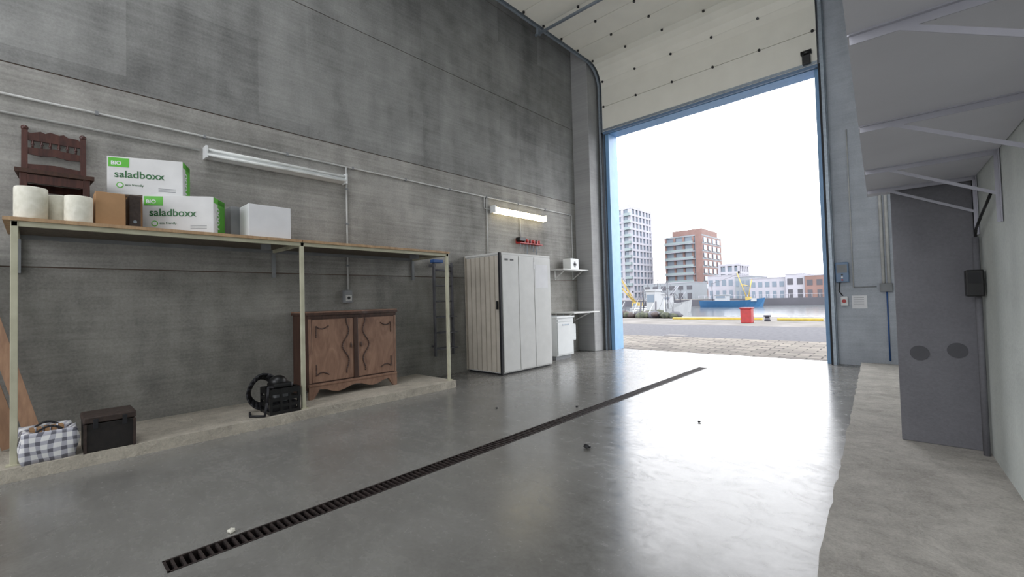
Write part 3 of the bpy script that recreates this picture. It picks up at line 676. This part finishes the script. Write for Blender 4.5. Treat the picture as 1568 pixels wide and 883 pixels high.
for k in range(1,8):
    b.box(-85,-72,198.4,200,k*3.5-.2,k*3.5+.1,m_bwht); b.box(-85,-72,198.3,198.45,k*3.5+.1,k*3.5+1.1,m_bgreen)
    for q in range(4): b.box(-68.7,-68.4,202+q*6,205.6+q*6,k*3.5+.5,k*3.5+2.6,m_bglass)
b.box(-69.3,-68.72,200,227,-.2,28.5,m_bbrick); b.box(-71.5,-68.7,199.9,200.3,-.2,28.5,m_bbrick); b.box(-83,-69.5,203,224,28.3,31.3,m_bbrick); b.done()
b=tower('white_office_building',-59,-51,190,205,12.8,3.2,.9,m_bwht,m_bwht,m_bglass,2.6,.9); b.done()
b=B('harbour_warehouse')
def low(x0,x1,y0,z,m,n,gl=m_bdark):
    b.box(x0,x1,y0,y0+14,-.2,z,m); b.box(x0-.1,x1+.1,y0-.1,y0+14.1,z,z+.25,m_bwht); w=(x1-x0)/n
    for k in range(n):
        b.box(x0+w*(k+.2),x0+w*(k+.8),y0-.05,y0+.05,z*.55,z*.82,gl); b.box(x0+w*(k+.25),x0+w*(k+.75),y0-.05,y0+.05,-.1,z*.35,gl)
low(-50,-40,150,7.2,m_bwht,5,m_bglass); low(-39,-33.5,140,6.2,m_bgrey,4,m_bglass); low(-33,-24.6,132,5.2,m_bwht,5,m_bglass); low(-24.4,-20.2,131,5.9,m_bwht,2); low(-20,-10,130,5.3,m_bbrick,5); low(-80,-60,165,6,m_bgrey,6)
b.done()
b=B('harbour_fence_posts')
for k in range(30): x=-40+k*1.4; b.cyl((x,113,-.2),(x,113,1.0),.06,m_bwht,6)
b.cyl((-40,113,.9),(1,113,.9),.04,m_bwht,6); b.done()

# ------------------------------------------------------------------ world, portals
w=bpy.data.worlds.new('overcast_sky'); S.world=w; w.use_nodes=True; nt=w.node_tree
bg=nt.nodes['Background']; bg.inputs['Strength'].default_value=5.5; bg.inputs['Color'].default_value=(.955,.965,1,1)
def portal(name,loc,rot,sx,sy):
    l=bpy.data.lights.new(name,'AREA'); l.shape='RECTANGLE'; l.size=sx; l.size_y=sy
    try: l.cycles.is_portal=True
    except Exception: return
    o=bpy.data.objects.new(name,l); o.location=loc; o.rotation_euler=rot; bpy.context.collection.objects.link(o)
portal('gate_sky_portal',(-3.22,9.75,2.6),(-math.pi/2,0,0),4.2,5.2)
portal('fill_skylight_portal',(-3.0,-.9,CZ+.3),(0,0,0),3.2,4.2)  # sampling portal over the added roof opening
portal('fill_window_portal',(-2.55,BY-.25,3.5),(math.pi/2,0,0),5.3,4.6)  # sampling portal for the added back window
# ------------------------------------------------------------------ camera
yaw=math.radians(42.6); p_=math.radians(1.5); r_=math.radians(1.53)
R0=Vector((math.cos(yaw),math.sin(yaw),0)); F=Vector((-math.sin(yaw)*math.cos(p_),math.cos(yaw)*math.cos(p_),math.sin(p_)))
U0=R0.cross(F)
R=R0*math.cos(r_)-U0*math.sin(r_); U=R0*math.sin(r_)+U0*math.cos(r_)
cam=bpy.data.cameras.new('camera'); co=bpy.data.objects.new('camera',cam); bpy.context.collection.objects.link(co)
mt=Matrix((R,U,-F)).transposed().to_4x4(); mt.translation=(0,0,1.25); co.matrix_world=mt
cam.sensor_width=36; cam.lens=15.36; cam.clip_start=.02; cam.clip_end=3000
S.camera=co
